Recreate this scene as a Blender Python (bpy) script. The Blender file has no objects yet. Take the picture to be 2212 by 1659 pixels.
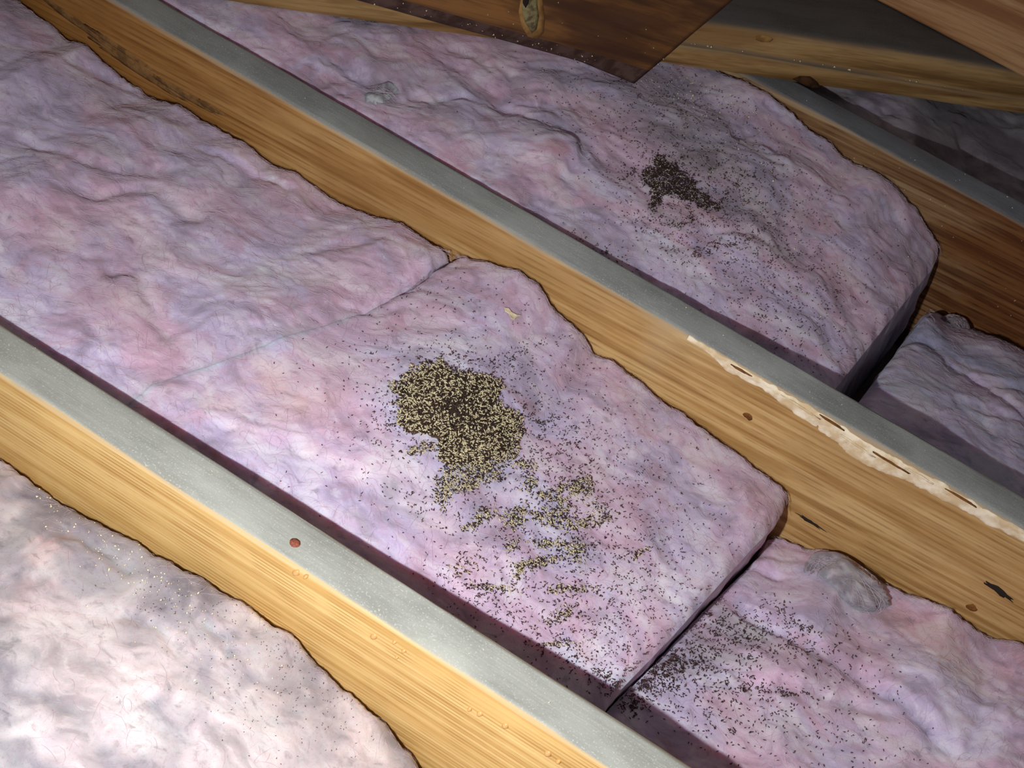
import bpy, math, random
import numpy as np
from mathutils import Matrix, Vector

rng = np.random.default_rng(7)
random.seed(7)
SC = bpy.context.scene
COL = SC.collection

# ------------------------------------------------------------------ camera
F_PX, W_PX, H_PX = 2700.0, 2212.0, 1659.0
CAM_P = np.array([0.0, -0.44923, 0.79980])
CAM_R = np.array([[0.84655351, -0.50939409, 0.1544824],
                  [0.48171022, 0.60963119, -0.62952766],
                  [0.22650038, 0.6073446, 0.76146577]])
cam_d = bpy.data.cameras.new('camera')
cam = bpy.data.objects.new('camera', cam_d)
COL.objects.link(cam)
cam_d.sensor_fit = 'HORIZONTAL'
cam_d.sensor_width = 36.0
cam_d.lens = 36.0 * F_PX / W_PX
cam_d.clip_start = 0.01
M4 = Matrix([[*CAM_R[0], CAM_P[0]], [*CAM_R[1], CAM_P[1]], [*CAM_R[2], CAM_P[2]], [0, 0, 0, 1]])
cam.matrix_world = M4
SC.camera = cam

# ------------------------------------------------------------------ world, light, exposure
w = bpy.data.worlds.new('attic_dark')
SC.world = w
w.use_nodes = True
w.node_tree.nodes['Background'].inputs[0].default_value = (1.0, 0.92, 0.94, 1)
w.node_tree.nodes['Background'].inputs[1].default_value = 0.12
ld = bpy.data.lights.new('hand_torch', 'SPOT')
ld.energy = 33.0
ld.spot_size = math.radians(138)
ld.spot_blend = 1.0
ld.color = (1.0, 0.985, 0.96)
ld.shadow_soft_size = 0.007
lo = bpy.data.objects.new('hand_torch', ld)
lo.location = (-0.11, -0.425, 0.51)
lo.rotation_euler = Vector((-0.01, 0.29, -0.62)).to_track_quat('-Z', 'Y').to_euler()
COL.objects.link(lo)
SC.view_settings.view_transform = 'Standard'
SC.view_settings.look = 'None'
SC.view_settings.gamma = 1
SC.view_settings.use_curve_mapping = False
SC.view_settings.exposure = 0.0

# ------------------------------------------------------------------ measuring helpers (photo pixel -> point in the room)
S, T, DEEP = 0.4064, 0.0381, 0.235

def rays(q):
    q = np.atleast_2d(np.asarray(q, float))
    d = np.stack([(q[:, 0] - W_PX / 2) / F_PX, -(q[:, 1] - H_PX / 2) / F_PX, -np.ones(len(q))], 1)
    return d @ CAM_R.T

def at_z(q, z):
    d = rays(q)
    t = (np.asarray(z) - CAM_P[2]) / d[:, 2]
    return CAM_P + d * t[:, None]

def on_plane(q, P, n):
    d = rays(q)
    t = ((np.asarray(P) - CAM_P) @ n) / (d @ n)
    return CAM_P + d * t[:, None]

def on_y(q, y):
    return on_plane(q, (0, y, 0), np.array([0., 1., 0.]))

# ------------------------------------------------------------------ noise
def _hash(ix, iy, seed):
    h = (ix.astype(np.int64) * 374761393 + iy.astype(np.int64) * 668265263 + seed * 1442695041) & 0xFFFFFFFF
    h = ((h ^ (h >> 13)) * 1274126177) & 0xFFFFFFFF
    return ((h ^ (h >> 16)) & 0xFFFF) / 65535.0 * 2 * math.pi

def noise(x, y, seed=0):
    x = np.asarray(x, float); y = np.asarray(y, float)
    ix = np.floor(x); iy = np.floor(y)
    fx = x - ix; fy = y - iy
    ux = fx * fx * fx * (fx * (fx * 6 - 15) + 10)
    uy = fy * fy * fy * (fy * (fy * 6 - 15) + 10)
    def g(a, b):
        h = _hash(ix + a, iy + b, seed)
        return np.cos(h) * (fx - a) + np.sin(h) * (fy - b)
    n0 = g(0, 0) * (1 - ux) + g(1, 0) * ux
    n1 = g(0, 1) * (1 - ux) + g(1, 1) * ux
    return (n0 * (1 - uy) + n1 * uy) * 1.5

def fbm(x, y, oct=4, seed=0, gain=0.5):
    a, s, f = 1.0, 0.0, 1.0
    for o in range(oct):
        s = s + a * noise(x * f, y * f, seed + o * 17)
        a *= gain; f *= 2.03
    return s

def smooth(a, b, x):
    t = np.clip((x - a) / (b - a), 0, 1)
    return t * t * (3 - 2 * t)

# ------------------------------------------------------------------ object helpers
def tag(o, label=None, cat=None, group=None, kind=None):
    if label: o['label'] = label
    if cat: o['category'] = cat
    if group: o['group'] = group
    if kind: o['kind'] = kind
    return o

def make_mesh(name, verts, faces, mat, parent=None, smooth_sh=True, colors=None):
    """faces: list of tuples, or an (n,4)/(n,3) int array"""
    me = bpy.data.meshes.new(name)
    verts = np.asarray(verts, np.float32)
    if isinstance(faces, np.ndarray):
        k = faces.shape[1]
        me.vertices.add(len(verts)); me.vertices.foreach_set('co', verts.ravel())
        me.loops.add(faces.size); me.loops.foreach_set('vertex_index', faces.ravel().astype(np.int32))
        me.polygons.add(len(faces))
        me.polygons.foreach_set('loop_start', np.arange(0, faces.size, k, dtype=np.int32))
        me.polygons.foreach_set('loop_total', np.full(len(faces), k, np.int32))
        me.update(calc_edges=True)
    else:
        me.from_pydata([tuple(map(float, v)) for v in verts], [], [tuple(int(i) for i in f) for f in faces])
        me.update()
    me.validate()
    if smooth_sh:
        me.polygons.foreach_set('use_smooth', np.ones(len(me.polygons), bool))
    if colors is not None:
        c = np.ones((len(verts), 4), np.float32); c[:, :3] = colors
        at = me.attributes.new('tint', 'FLOAT_COLOR', 'POINT')
        at.data.foreach_set('color', c.ravel())
    me.materials.append(mat)
    o = bpy.data.objects.new(name, me)
    COL.objects.link(o)
    if parent is not None: o.parent = parent
    return o

def srgb(r, g, b):
    f = lambda c: (c / 255 / 12.92) if c / 255 <= 0.04045 else ((c / 255 + 0.055) / 1.055) ** 2.4
    return (f(r), f(g), f(b))

# ------------------------------------------------------------------ materials
def new_mat(name):
    m = bpy.data.materials.new(name); m.use_nodes = True
    nt = m.node_tree
    b = nt.nodes['Principled BSDF']
    return m, nt, b

def nd(nt, t, **kw):
    n = nt.nodes.new(t)
    for k, v in kw.items():
        if k in n.inputs: n.inputs[k].default_value = v
        else: setattr(n, k, v)
    return n

def mix_col(nt, fac, a, b, mode='MIX'):
    n = nt.nodes.new('ShaderNodeMix'); n.data_type = 'RGBA'; n.blend_type = mode
    for sock, v in ((n.inputs[0], fac), (n.inputs[6], a), (n.inputs[7], b)):
        if hasattr(v, 'links'): nt.links.new(v, sock)
        elif isinstance(v, (int, float)): sock.default_value = v
        else: sock.default_value = (*v, 1) if len(v) == 3 else v
    return n.outputs[2]

def ramp(nt, src, p0, p1, v0=0.0, v1=1.0):
    n = nt.nodes.new('ShaderNodeMapRange'); n.interpolation_type = 'SMOOTHSTEP'
    n.inputs[1].default_value = p0; n.inputs[2].default_value = p1
    n.inputs[3].default_value = v0; n.inputs[4].default_value = v1
    nt.links.new(src, n.inputs[0])
    return n.outputs[0]

def math_n(nt, op, a, b=None):
    n = nt.nodes.new('ShaderNodeMath'); n.operation = op
    for s, v in ((n.inputs[0], a), (n.inputs[1], b)):
        if v is None: continue
        if hasattr(v, 'links'): nt.links.new(v, s)
        else: s.default_value = v
    return n.outputs[0]

def wood_mat(name, light, mid, dark, grain=1.0, tilt=0.0, dust=(0.3, 0.31, 0.29), dust_amt=1.0, contrast=0.6,
             patch=None, patch_amt=0.0, rough=0.75, face_dust=0.0, lines_per_m=0.0, lines_amt=0.5, x_tone=None):
    m, nt, b = new_mat(name)
    tc = nd(nt, 'ShaderNodeTexCoord')
    mp = nd(nt, 'ShaderNodeMapping'); mp.inputs['Rotation'].default_value = (0, tilt, 0)
    nt.links.new(tc.outputs['Object'], mp.inputs[0])
    # long grain lines
    mg = nd(nt, 'ShaderNodeMapping'); mg.inputs['Scale'].default_value = (1.6, 46 * grain, 46 * grain)
    nt.links.new(mp.outputs[0], mg.inputs[0])
    n1 = nd(nt, 'ShaderNodeTexNoise', Scale=2.2, Detail=4.0, Roughness=0.55, Distortion=0.25)
    nt.links.new(mg.outputs[0], n1.inputs['Vector'])
    mg2 = nd(nt, 'ShaderNodeMapping'); mg2.inputs['Scale'].default_value = (7, 260 * grain, 260 * grain)
    nt.links.new(mp.outputs[0], mg2.inputs[0])
    n2 = nd(nt, 'ShaderNodeTexNoise', Scale=2.0, Detail=3.0, Roughness=0.6)
    nt.links.new(mg2.outputs[0], n2.inputs['Vector'])
    n3 = nd(nt, 'ShaderNodeTexNoise', Scale=7.0, Detail=5.0, Roughness=0.6)
    mg3 = nd(nt, 'ShaderNodeMapping'); mg3.inputs['Scale'].default_value = (0.5, 2.0, 2.0)
    nt.links.new(mp.outputs[0], mg3.inputs[0]); nt.links.new(mg3.outputs[0], n3.inputs['Vector'])
    g = ramp(nt, n1.outputs[0], 0.40, 0.62)
    c = mix_col(nt, g, mid, light)
    lines = ramp(nt, n1.outputs[0], 0.48, 0.36)
    c = mix_col(nt, math_n(nt, 'MULTIPLY', lines, contrast), c, dark)
    f2 = ramp(nt, n2.outputs[0], 0.52, 0.34)
    c = mix_col(nt, math_n(nt, 'MULTIPLY', f2, contrast * 0.6), c, dark)
    if lines_per_m:
        wv = nd(nt, 'ShaderNodeTexWave', Scale=lines_per_m / 3.1, Distortion=2.2, Detail=2.0)
        wv.wave_type = 'BANDS'; wv.bands_direction = 'Z'
        wv.inputs['Detail Scale'].default_value = 0.6
        mw = nd(nt, 'ShaderNodeMapping'); mw.inputs['Scale'].default_value = (0.12, 1, 1)
        nt.links.new(mp.outputs[0], mw.inputs[0]); nt.links.new(mw.outputs[0], wv.inputs['Vector'])
        nb = nd(nt, 'ShaderNodeTexNoise', Scale=26.0, Detail=3.0); nt.links.new(tc.outputs['Object'], nb.inputs['Vector'])
        lw = math_n(nt, 'MULTIPLY', ramp(nt, wv.outputs['Fac'], 0.62, 0.95), ramp(nt, nb.outputs[0], 0.36, 0.62))
        c = mix_col(nt, math_n(nt, 'MULTIPLY', lw, lines_amt), c, dark)
    big = ramp(nt, n3.outputs[0], 0.42, 0.68)
    c = mix_col(nt, math_n(nt, 'MULTIPLY', big, 0.45), c, mid)
    if patch is not None:
        n5 = nd(nt, 'ShaderNodeTexNoise', Scale=9.0, Detail=4.0, Roughness=0.6)
        mg5 = nd(nt, 'ShaderNodeMapping'); mg5.inputs['Scale'].default_value = (0.6, 2.5, 2.5); mg5.inputs['Location'].default_value = (3.1, 1.7, 0.4)
        nt.links.new(mp.outputs[0], mg5.inputs[0]); nt.links.new(mg5.outputs[0], n5.inputs['Vector'])
        c = mix_col(nt, math_n(nt, 'MULTIPLY', ramp(nt, n5.outputs[0], 0.48, 0.62), patch_amt), c, patch)
    if x_tone is not None:  # multiplies the wood colour gradually along the length
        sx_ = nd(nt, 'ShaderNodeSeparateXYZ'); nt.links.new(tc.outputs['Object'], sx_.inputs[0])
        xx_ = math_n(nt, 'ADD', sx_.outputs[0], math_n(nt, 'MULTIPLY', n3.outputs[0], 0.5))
        c = mix_col(nt, math_n(nt, 'MULTIPLY', ramp(nt, xx_, x_tone[0], x_tone[1]), x_tone[3]), c, x_tone[2], 'MULTIPLY')
    # settled dust on up-facing sides
    geo = nd(nt, 'ShaderNodeNewGeometry')
    sep = nd(nt, 'ShaderNodeSeparateXYZ'); nt.links.new(geo.outputs['True Normal'], sep.inputs[0])
    sep2 = nd(nt, 'ShaderNodeSeparateXYZ'); nt.links.new(geo.outputs['Normal'], sep2.inputs[0])
    n4 = nd(nt, 'ShaderNodeTexNoise', Scale=30.0, Detail=6.0, Roughness=0.65)
    mg4 = nd(nt, 'ShaderNodeMapping'); mg4.inputs['Scale'].default_value = (0.35, 1, 1)
    nt.links.new(tc.outputs['Object'], mg4.inputs[0]); nt.links.new(mg4.outputs[0], n4.inputs['Vector'])
    n6 = nd(nt, 'ShaderNodeTexNoise', Scale=700.0, Detail=2.0)
    nt.links.new(tc.outputs['Object'], n6.inputs['Vector'])
    dcol = mix_col(nt, ramp(nt, n4.outputs[0], 0.35, 0.7), dust, tuple(x * 0.70 for x in dust))
    dcol = mix_col(nt, ramp(nt, n6.outputs[0], 0.55, 0.75), dcol, tuple(min(1, x * 1.25) for x in dust))
    up = ramp(nt, sep2.outputs[2], 0.55, 0.97)
    # pale, worn arris where the dust thins out
    ar = math_n(nt, 'MULTIPLY', ramp(nt, sep2.outputs[2], 0.12, 0.5), 0.55 * dust_amt)
    c = mix_col(nt, ar, c, tuple(0.5 * (l + d) for l, d in zip(light, dust)))
    c = mix_col(nt, math_n(nt, 'MULTIPLY', up, dust_amt), c, dcol)
    if face_dust:
        c = mix_col(nt, math_n(nt, 'MULTIPLY', ramp(nt, n4.outputs[0], 0.3, 0.7), face_dust), c, dust)
    nt.links.new(c, b.inputs['Base Color'])
    b.inputs['Roughness'].default_value = rough
    b.inputs['Specular IOR Level'].default_value = 0.25
    bp = nd(nt, 'ShaderNodeBump', Strength=0.35, Distance=0.0012)
    h = math_n(nt, 'ADD', n1.outputs[0], math_n(nt, 'MULTIPLY', n2.outputs[0], 0.5))
    nt.links.new(h, bp.inputs['Height']); nt.links.new(bp.outputs[0], b.inputs['Normal'])
    return m

def wool_mat(name, sss=0.35):
    m, nt, b = new_mat(name)
    at = nd(nt, 'ShaderNodeAttribute'); at.attribute_name = 'tint'
    tc = nd(nt, 'ShaderNodeTexCoord')
    # wispy fibre streaks
    nw = nd(nt, 'ShaderNodeTexNoise', Scale=14.0, Detail=2.0)
    nt.links.new(tc.outputs['Object'], nw.inputs['Vector'])
    va = nd(nt, 'ShaderNodeVectorMath', operation='MULTIPLY_ADD')
    nt.links.new(nw.outputs['Color'], va.inputs[0]); va.inputs[1].default_value = (0.06, 0.06, 0.06)
    nt.links.new(tc.outputs['Object'], va.inputs[2])
    mp = nd(nt, 'ShaderNodeMapping'); mp.inputs['Scale'].default_value = (1, 1.9, 1); mp.inputs['Rotation'].default_value = (0, 0, 0.35)
    nt.links.new(va.outputs[0], mp.inputs[0])
    n0 = nd(nt, 'ShaderNodeTexNoise', Scale=17.0, Detail=5.0, Roughness=0.55, Distortion=0.25)
    nt.links.new(mp.outputs[0], n0.inputs['Vector'])
    n1 = nd(nt, 'ShaderNodeTexNoise', Scale=68.0, Detail=7.0, Roughness=0.62, Distortion=0.15)
    nt.links.new(mp.outputs[0], n1.inputs['Vector'])
    n2 = nd(nt, 'ShaderNodeTexNoise', Scale=520.0, Detail=4.0, Roughness=0.75)
    nt.links.new(tc.outputs['Object'], n2.inputs['Vector'])
    h2 = nd(nt, 'ShaderNodeHueSaturation', Saturation=0.55, Value=1.16)
    nt.links.new(at.outputs['Color'], h2.inputs['Color'])
    hsv = nd(nt, 'ShaderNodeHueSaturation', Saturation=0.95, Value=0.55)
    nt.links.new(at.outputs['Color'], hsv.inputs['Color'])
    c = mix_col(nt, math_n(nt, 'MULTIPLY', ramp(nt, n0.outputs[0], 0.46, 0.66), 0.85), at.outputs['Color'], h2.outputs[0])
    c = mix_col(nt, math_n(nt, 'MULTIPLY', ramp(nt, n0.outputs[0], 0.50, 0.30), 0.70), c, hsv.outputs[0])
    c = mix_col(nt, math_n(nt, 'MULTIPLY', ramp(nt, n1.outputs[0], 0.52, 0.70), 0.6), c, h2.outputs[0])
    c = mix_col(nt, math_n(nt, 'MULTIPLY', ramp(nt, n1.outputs[0], 0.47, 0.28), 0.70), c, hsv.outputs[0])
    c = mix_col(nt, math_n(nt, 'MULTIPLY', ramp(nt, n2.outputs[0], 0.47, 0.30), 0.40), c, hsv.outputs[0])
    nt.links.new(c, b.inputs['Base Color'])
    b.inputs['Roughness'].default_value = 0.95
    b.inputs['Specular IOR Level'].default_value = 0.03
    b.inputs['Sheen Weight'].default_value = 0.15
    b.inputs['Sheen Roughness'].default_value = 0.6
    b.inputs['Subsurface Weight'].default_value = sss
    b.inputs['Subsurface Radius'].default_value = (1.5, 0.42, 0.48)
    b.inputs['Subsurface Scale'].default_value = 0.016
    bp = nd(nt, 'ShaderNodeBump', Strength=0.3, Distance=0.003)
    h = math_n(nt, 'ADD', n1.outputs[0], math_n(nt, 'MULTIPLY', n2.outputs[0], 0.45))
    nt.links.new(h, bp.inputs['Height']); nt.links.new(bp.outputs[0], b.inputs['Normal'])
    return m

def plain_mat(name, col, rough=0.6, spec=0.3, col2=None, scale=200.0, bump=0.0):
    m, nt, b = new_mat(name)
    if col2 is not None:
        tc = nd(nt, 'ShaderNodeTexCoord')
        n = nd(nt, 'ShaderNodeTexNoise', Scale=scale, Detail=5.0, Roughness=0.6)
        nt.links.new(tc.outputs['Object'], n.inputs['Vector'])
        c = mix_col(nt, ramp(nt, n.outputs[0], 0.38, 0.64), col, col2)
        nt.links.new(c, b.inputs['Base Color'])
        if bump:
            bp = nd(nt, 'ShaderNodeBump', Strength=bump, Distance=0.002)
            nt.links.new(n.outputs[0], bp.inputs['Height']); nt.links.new(bp.outputs[0], b.inputs['Normal'])
    else:
        b.inputs['Base Color'].default_value = (*col, 1)
    b.inputs['Roughness'].default_value = rough
    b.inputs['Specular IOR Level'].default_value = spec
    return m

DUST = srgb(160, 162, 156)
M_WOOD_A = wood_mat('golden_pine', srgb(222, 188, 126), srgb(206, 166, 102), srgb(150, 108, 58), 1.3, 0.02, DUST, 1.0, 0.22, lines_per_m=210, lines_amt=0.6)
M_WOOD_B = wood_mat('tan_pine', srgb(200, 166, 114), srgb(176, 136, 82), srgb(112, 78, 44), 0.75, 0.05, srgb(152, 155, 153), 1.0, 0.35, patch=srgb(146, 106, 60), patch_amt=0.4, lines_per_m=130, lines_amt=0.45, x_tone=(1.25, 0.55, srgb(212, 186, 150), 1.0))  # weathered: multiplied browner towards its left end
M_WOOD_C = wood_mat('brown_pine', srgb(168, 142, 108), srgb(132, 98, 64), srgb(76, 48, 28), 0.8, 0.05, srgb(112, 116, 122), 1.0, 0.4, lines_per_m=120, lines_amt=0.6, x_tone=(1.38, 1.58, srgb(196, 156, 122), 1.0))  # wood colour multiplied darker brown towards its right
M_WOOD_D = wood_mat('dusty_timber', srgb(178, 146, 98), srgb(140, 106, 64), srgb(84, 58, 32), 0.5, 0.02, srgb(86, 84, 82), 1.0, 0.6,  # top dust tone darkened: the brace's shadow put into its colour
                    patch=srgb(112, 74, 36), patch_amt=0.5)
M_WOOD_F = wood_mat('dark_stained_timber', srgb(138, 94, 50), srgb(96, 62, 34), srgb(58, 38, 24), 0.45, 0.0, srgb(90, 80, 74), 0.6, 0.55,
                    patch=srgb(70, 40, 26), patch_amt=0.7, face_dust=0.12)
M_WOOD_E = wood_mat('reddish_board', srgb(214, 170, 124), srgb(172, 122, 82), srgb(118, 74, 46), 0.6, 0.06, srgb(120, 110, 104), 0.8, 0.6)
M_WOOL = wool_mat('glass_wool', 0.5)
M_FIBRE = plain_mat('loose_glass_fibre', srgb(214, 196, 212), 0.8, 0.2)
M_PELLET_D = plain_mat('dark_dropping', srgb(58, 40, 34), 0.5, 0.4, srgb(34, 24, 22), 400.0)
M_PELLET_GLINT = plain_mat('glint_dropping', srgb(212, 202, 168), 0.5, 0.5, srgb(176, 162, 128), 400.0)  # cream stands for flash glints painted onto the dark pellets
M_CRUMB = plain_mat('crushed_droppings', srgb(56, 42, 36), 0.9, 0.1, srgb(96, 80, 62), 900.0, 0.8)
M_CHIP = plain_mat('wood_speck', srgb(236, 222, 190), 0.6, 0.3)
M_BARE = plain_mat('bare_splintered_wood', srgb(240, 228, 204), 0.8, 0.2, srgb(212, 188, 150), 60.0, 0.6)
M_RUST = plain_mat('rusty_steel', srgb(150, 84, 62), 0.6, 0.4, srgb(112, 60, 46), 900.0, 0.4)
M_RESIN = plain_mat('pine_resin', srgb(206, 158, 100), 0.15, 0.6)
M_KNOT = plain_mat('knot_wood', srgb(140, 130, 92), 0.8, 0.2, srgb(92, 80, 58), 140.0, 0.8)
M_KNOT_HALO = plain_mat('knot_halo_wood', srgb(160, 124, 72), 0.8, 0.2, srgb(130, 94, 52), 90.0, 0.3)
M_BLACK = plain_mat('dark_split', srgb(44, 38, 34), 0.9, 0.1)
M_BROWNMARK = plain_mat('brown_mark', srgb(128, 84, 44), 0.85, 0.1, srgb(100, 62, 32), 200.0)
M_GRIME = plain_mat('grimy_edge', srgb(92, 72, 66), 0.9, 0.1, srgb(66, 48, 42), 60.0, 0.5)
M_STREAK = plain_mat('weathered_streak', srgb(140, 104, 64), 0.9, 0.1, srgb(104, 76, 48), 90.0, 0.1)
M_BARK = plain_mat('bark', srgb(78, 52, 34), 0.9, 0.1, srgb(52, 34, 24), 150.0, 0.8)
M_WAD = plain_mat('grey_fluff', srgb(150, 146, 160), 0.95, 0.05, srgb(112, 106, 118), 260.0, 0.9)
M_WADPALE = plain_mat('pale_fluff', srgb(196, 192, 204), 0.95, 0.05, srgb(150, 146, 158), 260.0, 0.9)
M_PLASTER = plain_mat('plasterboard', srgb(150, 142, 134), 0.9, 0.1, srgb(130, 122, 114), 20.0)
M_FLAKE = plain_mat('cream_flake', srgb(226, 214, 186), 0.7, 0.2, srgb(206, 190, 158), 200.0)

# ------------------------------------------------------------------ the setting: plasterboard under the joists
X0, X1 = -1.15, 0.85
fl = make_mesh('floor', [(X0, -.47, -DEEP - .013), (X1, -.47, -DEEP - .013), (X1, 1.25, -DEEP - .013), (X0, 1.25, -DEEP - .013),
                         (X0, -.47, -DEEP), (X1, -.47, -DEEP), (X1, 1.25, -DEEP), (X0, 1.25, -DEEP)],
               [(0, 3, 2, 1), (4, 5, 6, 7), (0, 1, 5, 4), (1, 2, 6, 5), (2, 3, 7, 6), (3, 0, 4, 7)], M_PLASTER, smooth_sh=False)
tag(fl, 'grey plasterboard beneath the joists and insulation', kind='structure')

# ------------------------------------------------------------------ timber built from a long profile
def timber(name, length, prof_fn, n, mat, seed=0, rough=0.0004):
    """Profile (k,2) in local y,z as function of local x in 0..length; closed ends."""
    xs = np.linspace(0, length, n)
    P0 = prof_fn(0.0); k = len(P0)
    V = []
    for x in xs:
        P = np.array(prof_fn(x))
        jit = noise(np.full(k, x * 9), np.arange(k) * .9, seed) * rough * 2 + noise(np.full(k, x * 60), np.arange(k) * .37, seed + 5) * rough
        c = P.mean(0); dirv = P - c; dirv /= np.linalg.norm(dirv, axis=1)[:, None]
        P = P + dirv * jit[:, None]
        V.append(np.column_stack([np.full(k, x), P]))
    V = np.concatenate(V)
    F = []
    for i in range(n - 1):
        for j in range(k):
            a, b2 = i * k + j, i * k + (j + 1) % k
            F.append((a, b2, b2 + k, a + k))
    F.append(tuple(range(k - 1, -1, -1)))
    F.append(tuple((n - 1) * k + j for j in range(k)))
    return make_mesh(name, V, F, mat)

def rounded_rect(y0, y1, z0, z1, r, seg=5):
    P = []
    for cx, cy, a0 in ((y0 + r, z0 + r, 180), (y1 - r, z0 + r, 270), (y1 - r, z1 - r, 0), (y0 + r, z1 - r, 90)):
        for i in range(seg + 1):
            a = math.radians(a0 + 90 * i / seg)
            P.append((cx + r * math.cos(a), cy + r * math.sin(a)))
    return np.array(P)

JP = rounded_rect(-T, 0, -DEEP, 0, 0.0055, 6)
joists = []
for k, (mat, lab) in enumerate(((M_WOOD_A, 'golden pine joist with resin beads and a rusty nail head in its grey dusty top'),
                                (M_WOOD_B, 'tan pine joist with a long white splintered upper edge at its right'),
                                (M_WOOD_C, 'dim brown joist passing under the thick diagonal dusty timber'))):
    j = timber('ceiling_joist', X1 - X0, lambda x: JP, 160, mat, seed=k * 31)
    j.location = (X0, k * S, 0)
    tag(j, lab, 'joist', 'parallel ceiling joists')
    joists.append(j)
JA, JB, JC = joists

def patch_on_joist(name, pts_px, y, mat, parent, thick=0.0008, face='side', rag=0.0006, seed=0, dome=0.0):
    """small irregular raised patch on a joist's near face (or its top) traced at its own size"""
    P = on_y(pts_px, y) if face == 'side' else at_z(pts_px, 0.0)
    c = P.mean(0)
    n = len(P)
    out = np.array([0, -1, 0]) if face == 'side' else np.array([0, 0, 1])
    V = [*(P - out * 0.0006), *(P + out * thick), *(c + (P - c) * 0.55 + out * (thick + dome * 0.8)), c + out * (thick + dome)]
    F = []
    for i in range(n):
        j = (i + 1) % n
        F += [(i, j, n + j, n + i), (n + i, n + j, 2 * n + j, 2 * n + i), (2 * n + i, 2 * n + j, 3 * n)]
    V = np.array(V) - np.array(parent.location)
    return make_mesh(name, V, F, mat, parent)

def ellipse_px(cx, cy, rx, ry, ang=0, n=14, rag=0.12, seed=0):
    r = np.random.default_rng(seed)
    t = np.linspace(0, 2 * math.pi, n, endpoint=False)
    k = 1 + r.uniform(-rag, rag, n)
    x, y = rx * np.cos(t) * k, ry * np.sin(t) * k
    a = math.radians(ang)
    return np.column_stack([cx + x * math.cos(a) - y * math.sin(a), cy + x * math.sin(a) + y * math.cos(a)])

# rusty nail head + its pull mark, resin beads on the near joist
nail = patch_on_joist('nail_head', ellipse_px(637, 1174, 12, 9, 20, 16, 0.04), 0, M_RUST, JA, 0.0012, 'top', dome=0.0006)
nail['label'] = 'rusty brown round nail head'
for i, (px, py, r) in enumerate(((640, 1237, 7), (661, 1245, 4), (808, 1374, 7), (853, 1386, 4), (873, 1405, 4.5), (1015, 1531, 4.5), (1037, 1541, 6),
                                 (1092, 1567, 6.5), (1184, 1627, 7), (1207, 1644, 4.5), (858, 1419, 3))):
    d = patch_on_joist('resin_bead', ellipse_px(px, py, r * 1.15, r * 0.8, 25, 12, 0.1, i), -T, M_RESIN, JA, 0.0006, dome=0.0018)
    d['label'] = 'amber bead of pine resin'

# splintered bare edge of the middle joist: a ragged strip wrapped over the arris
up_px = [(1490, 715), (1587, 773), (1688, 823), (1810, 893), (1972, 985), (2174, 1102), (2300, 1174)]
lo_px = [(1490, 722), (1540, 768), (1580, 800), (1640, 832), (1688, 866), (1776, 925), (1877, 999), (1930, 1018), (1978, 1040), (2046, 1077), (2147, 1132), (2212, 1165), (2300, 1212)]
lo_w = on_y(lo_px, S - T)
def strip(name, xa, xb, z_hi, z_lo_fn, mat, seed, proud=0.0010, n=220, m=9):
    xs = np.linspace(xa, xb, n)
    V = []
    for x in xs:
        zl = min(z_lo_fn(x) + 0.0022 * float(noise(x * 55, 3.3, seed)) + 0.0012 * float(noise(x * 190, 1.3, seed + 2)), -0.0062)
        zh = z_hi + 0.0014 * float(noise(x * 90, 8.1, seed + 4))
        row = []
        # up the face, then round the arris
        for i in range(m):
            t = i / (m - 1)
            z = zl + (zh - zl) * t
            r = 0.0055
            if z > -r:
                a = math.asin(min(1, (z + r) / r))
                y = -T + r - r * math.cos(a)
            else:
                y = -T
            nz = max(0, (z + r) / r) if z > -r else 0.0
            ny = -math.sqrt(max(0, 1 - nz * nz))
            pr = proud * (0.7 + 0.9 * float(noise(x * 70, z * 900, seed + 6))) if 0 < i < m - 1 else -0.0006
            row.append((x - X0, y + ny * pr, z + nz * pr))
        V += row
    F = []
    for i in range(n - 1):
        for j in range(m - 1):
            a = i * m + j
            F.append((a, a + m, a + m + 1, a + 1))
    return make_mesh(name, V, F, mat, JB)
sp = strip('splintered_edge', float(lo_w[0, 0]), float(lo_w[-1, 0]), -0.0012, lambda x: 1.35 * float(np.interp(x, lo_w[:, 0], lo_w[:, 2])), M_BARE, 11)
sp['label'] = 'pale ragged strip of bare splintered wood'
for i, (cx, cy, rl, ag) in enumerate(((1600, 800, 26, 30), (1730, 880, 40, 32), (1800, 915, 30, 33), (1850, 962, 46, 34), (1925, 1000, 40, 31), (1990, 1030, 34, 30), (2080, 1078, 40, 31))):
    s_ = patch_on_joist('splinter', ellipse_px(cx, cy, rl, 1.6, ag, 16, .3, 30 + i), S - T - 0.0016, (M_BROWNMARK, M_BARE)[i % 2], JB, 0.0004); s_.parent = sp
for nm, q, mt, lab in (('knot', ellipse_px(1616, 899, 13, 6, 38, 12, 0.2, 2), M_BROWNMARK, 'small brown knot'),
                       ('gouge', ellipse_px(1751, 1127, 32, 3.2, 31, 20, .45, 1), M_BLACK, 'dark scratch in the wood'),
                       ('gouge', ellipse_px(2158, 1277, 38, 6, 33, 22, .4, 2), M_BLACK, 'black elongated gouge'),
                       ('knot', ellipse_px(2098, 1312, 13, 7, 20, 12, 0.2, 5), M_BROWNMARK, 'brown pin knot')):
    o = patch_on_joist(nm, q, S - T, mt, JB, 0.0004); o['label'] = lab

for i, (cx, cy, rl, rw, ag) in enumerate(((185, 62, 120, 7, 35), (300, 150, 120, 9, 33), (400, 205, 80, 6, 31), (455, 232, 34, 5, 30), (260, 105, 90, 4, 34))):
    o = patch_on_joist('weathered_streak', ellipse_px(cx, cy, rl, rw, ag, 44, .12, 60 + i), S - T - 0.0006, M_STREAK, JB, 0.0001 + 0.0001 * i)
    o['label'] = 'dark weathered streak along the grain'

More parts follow.
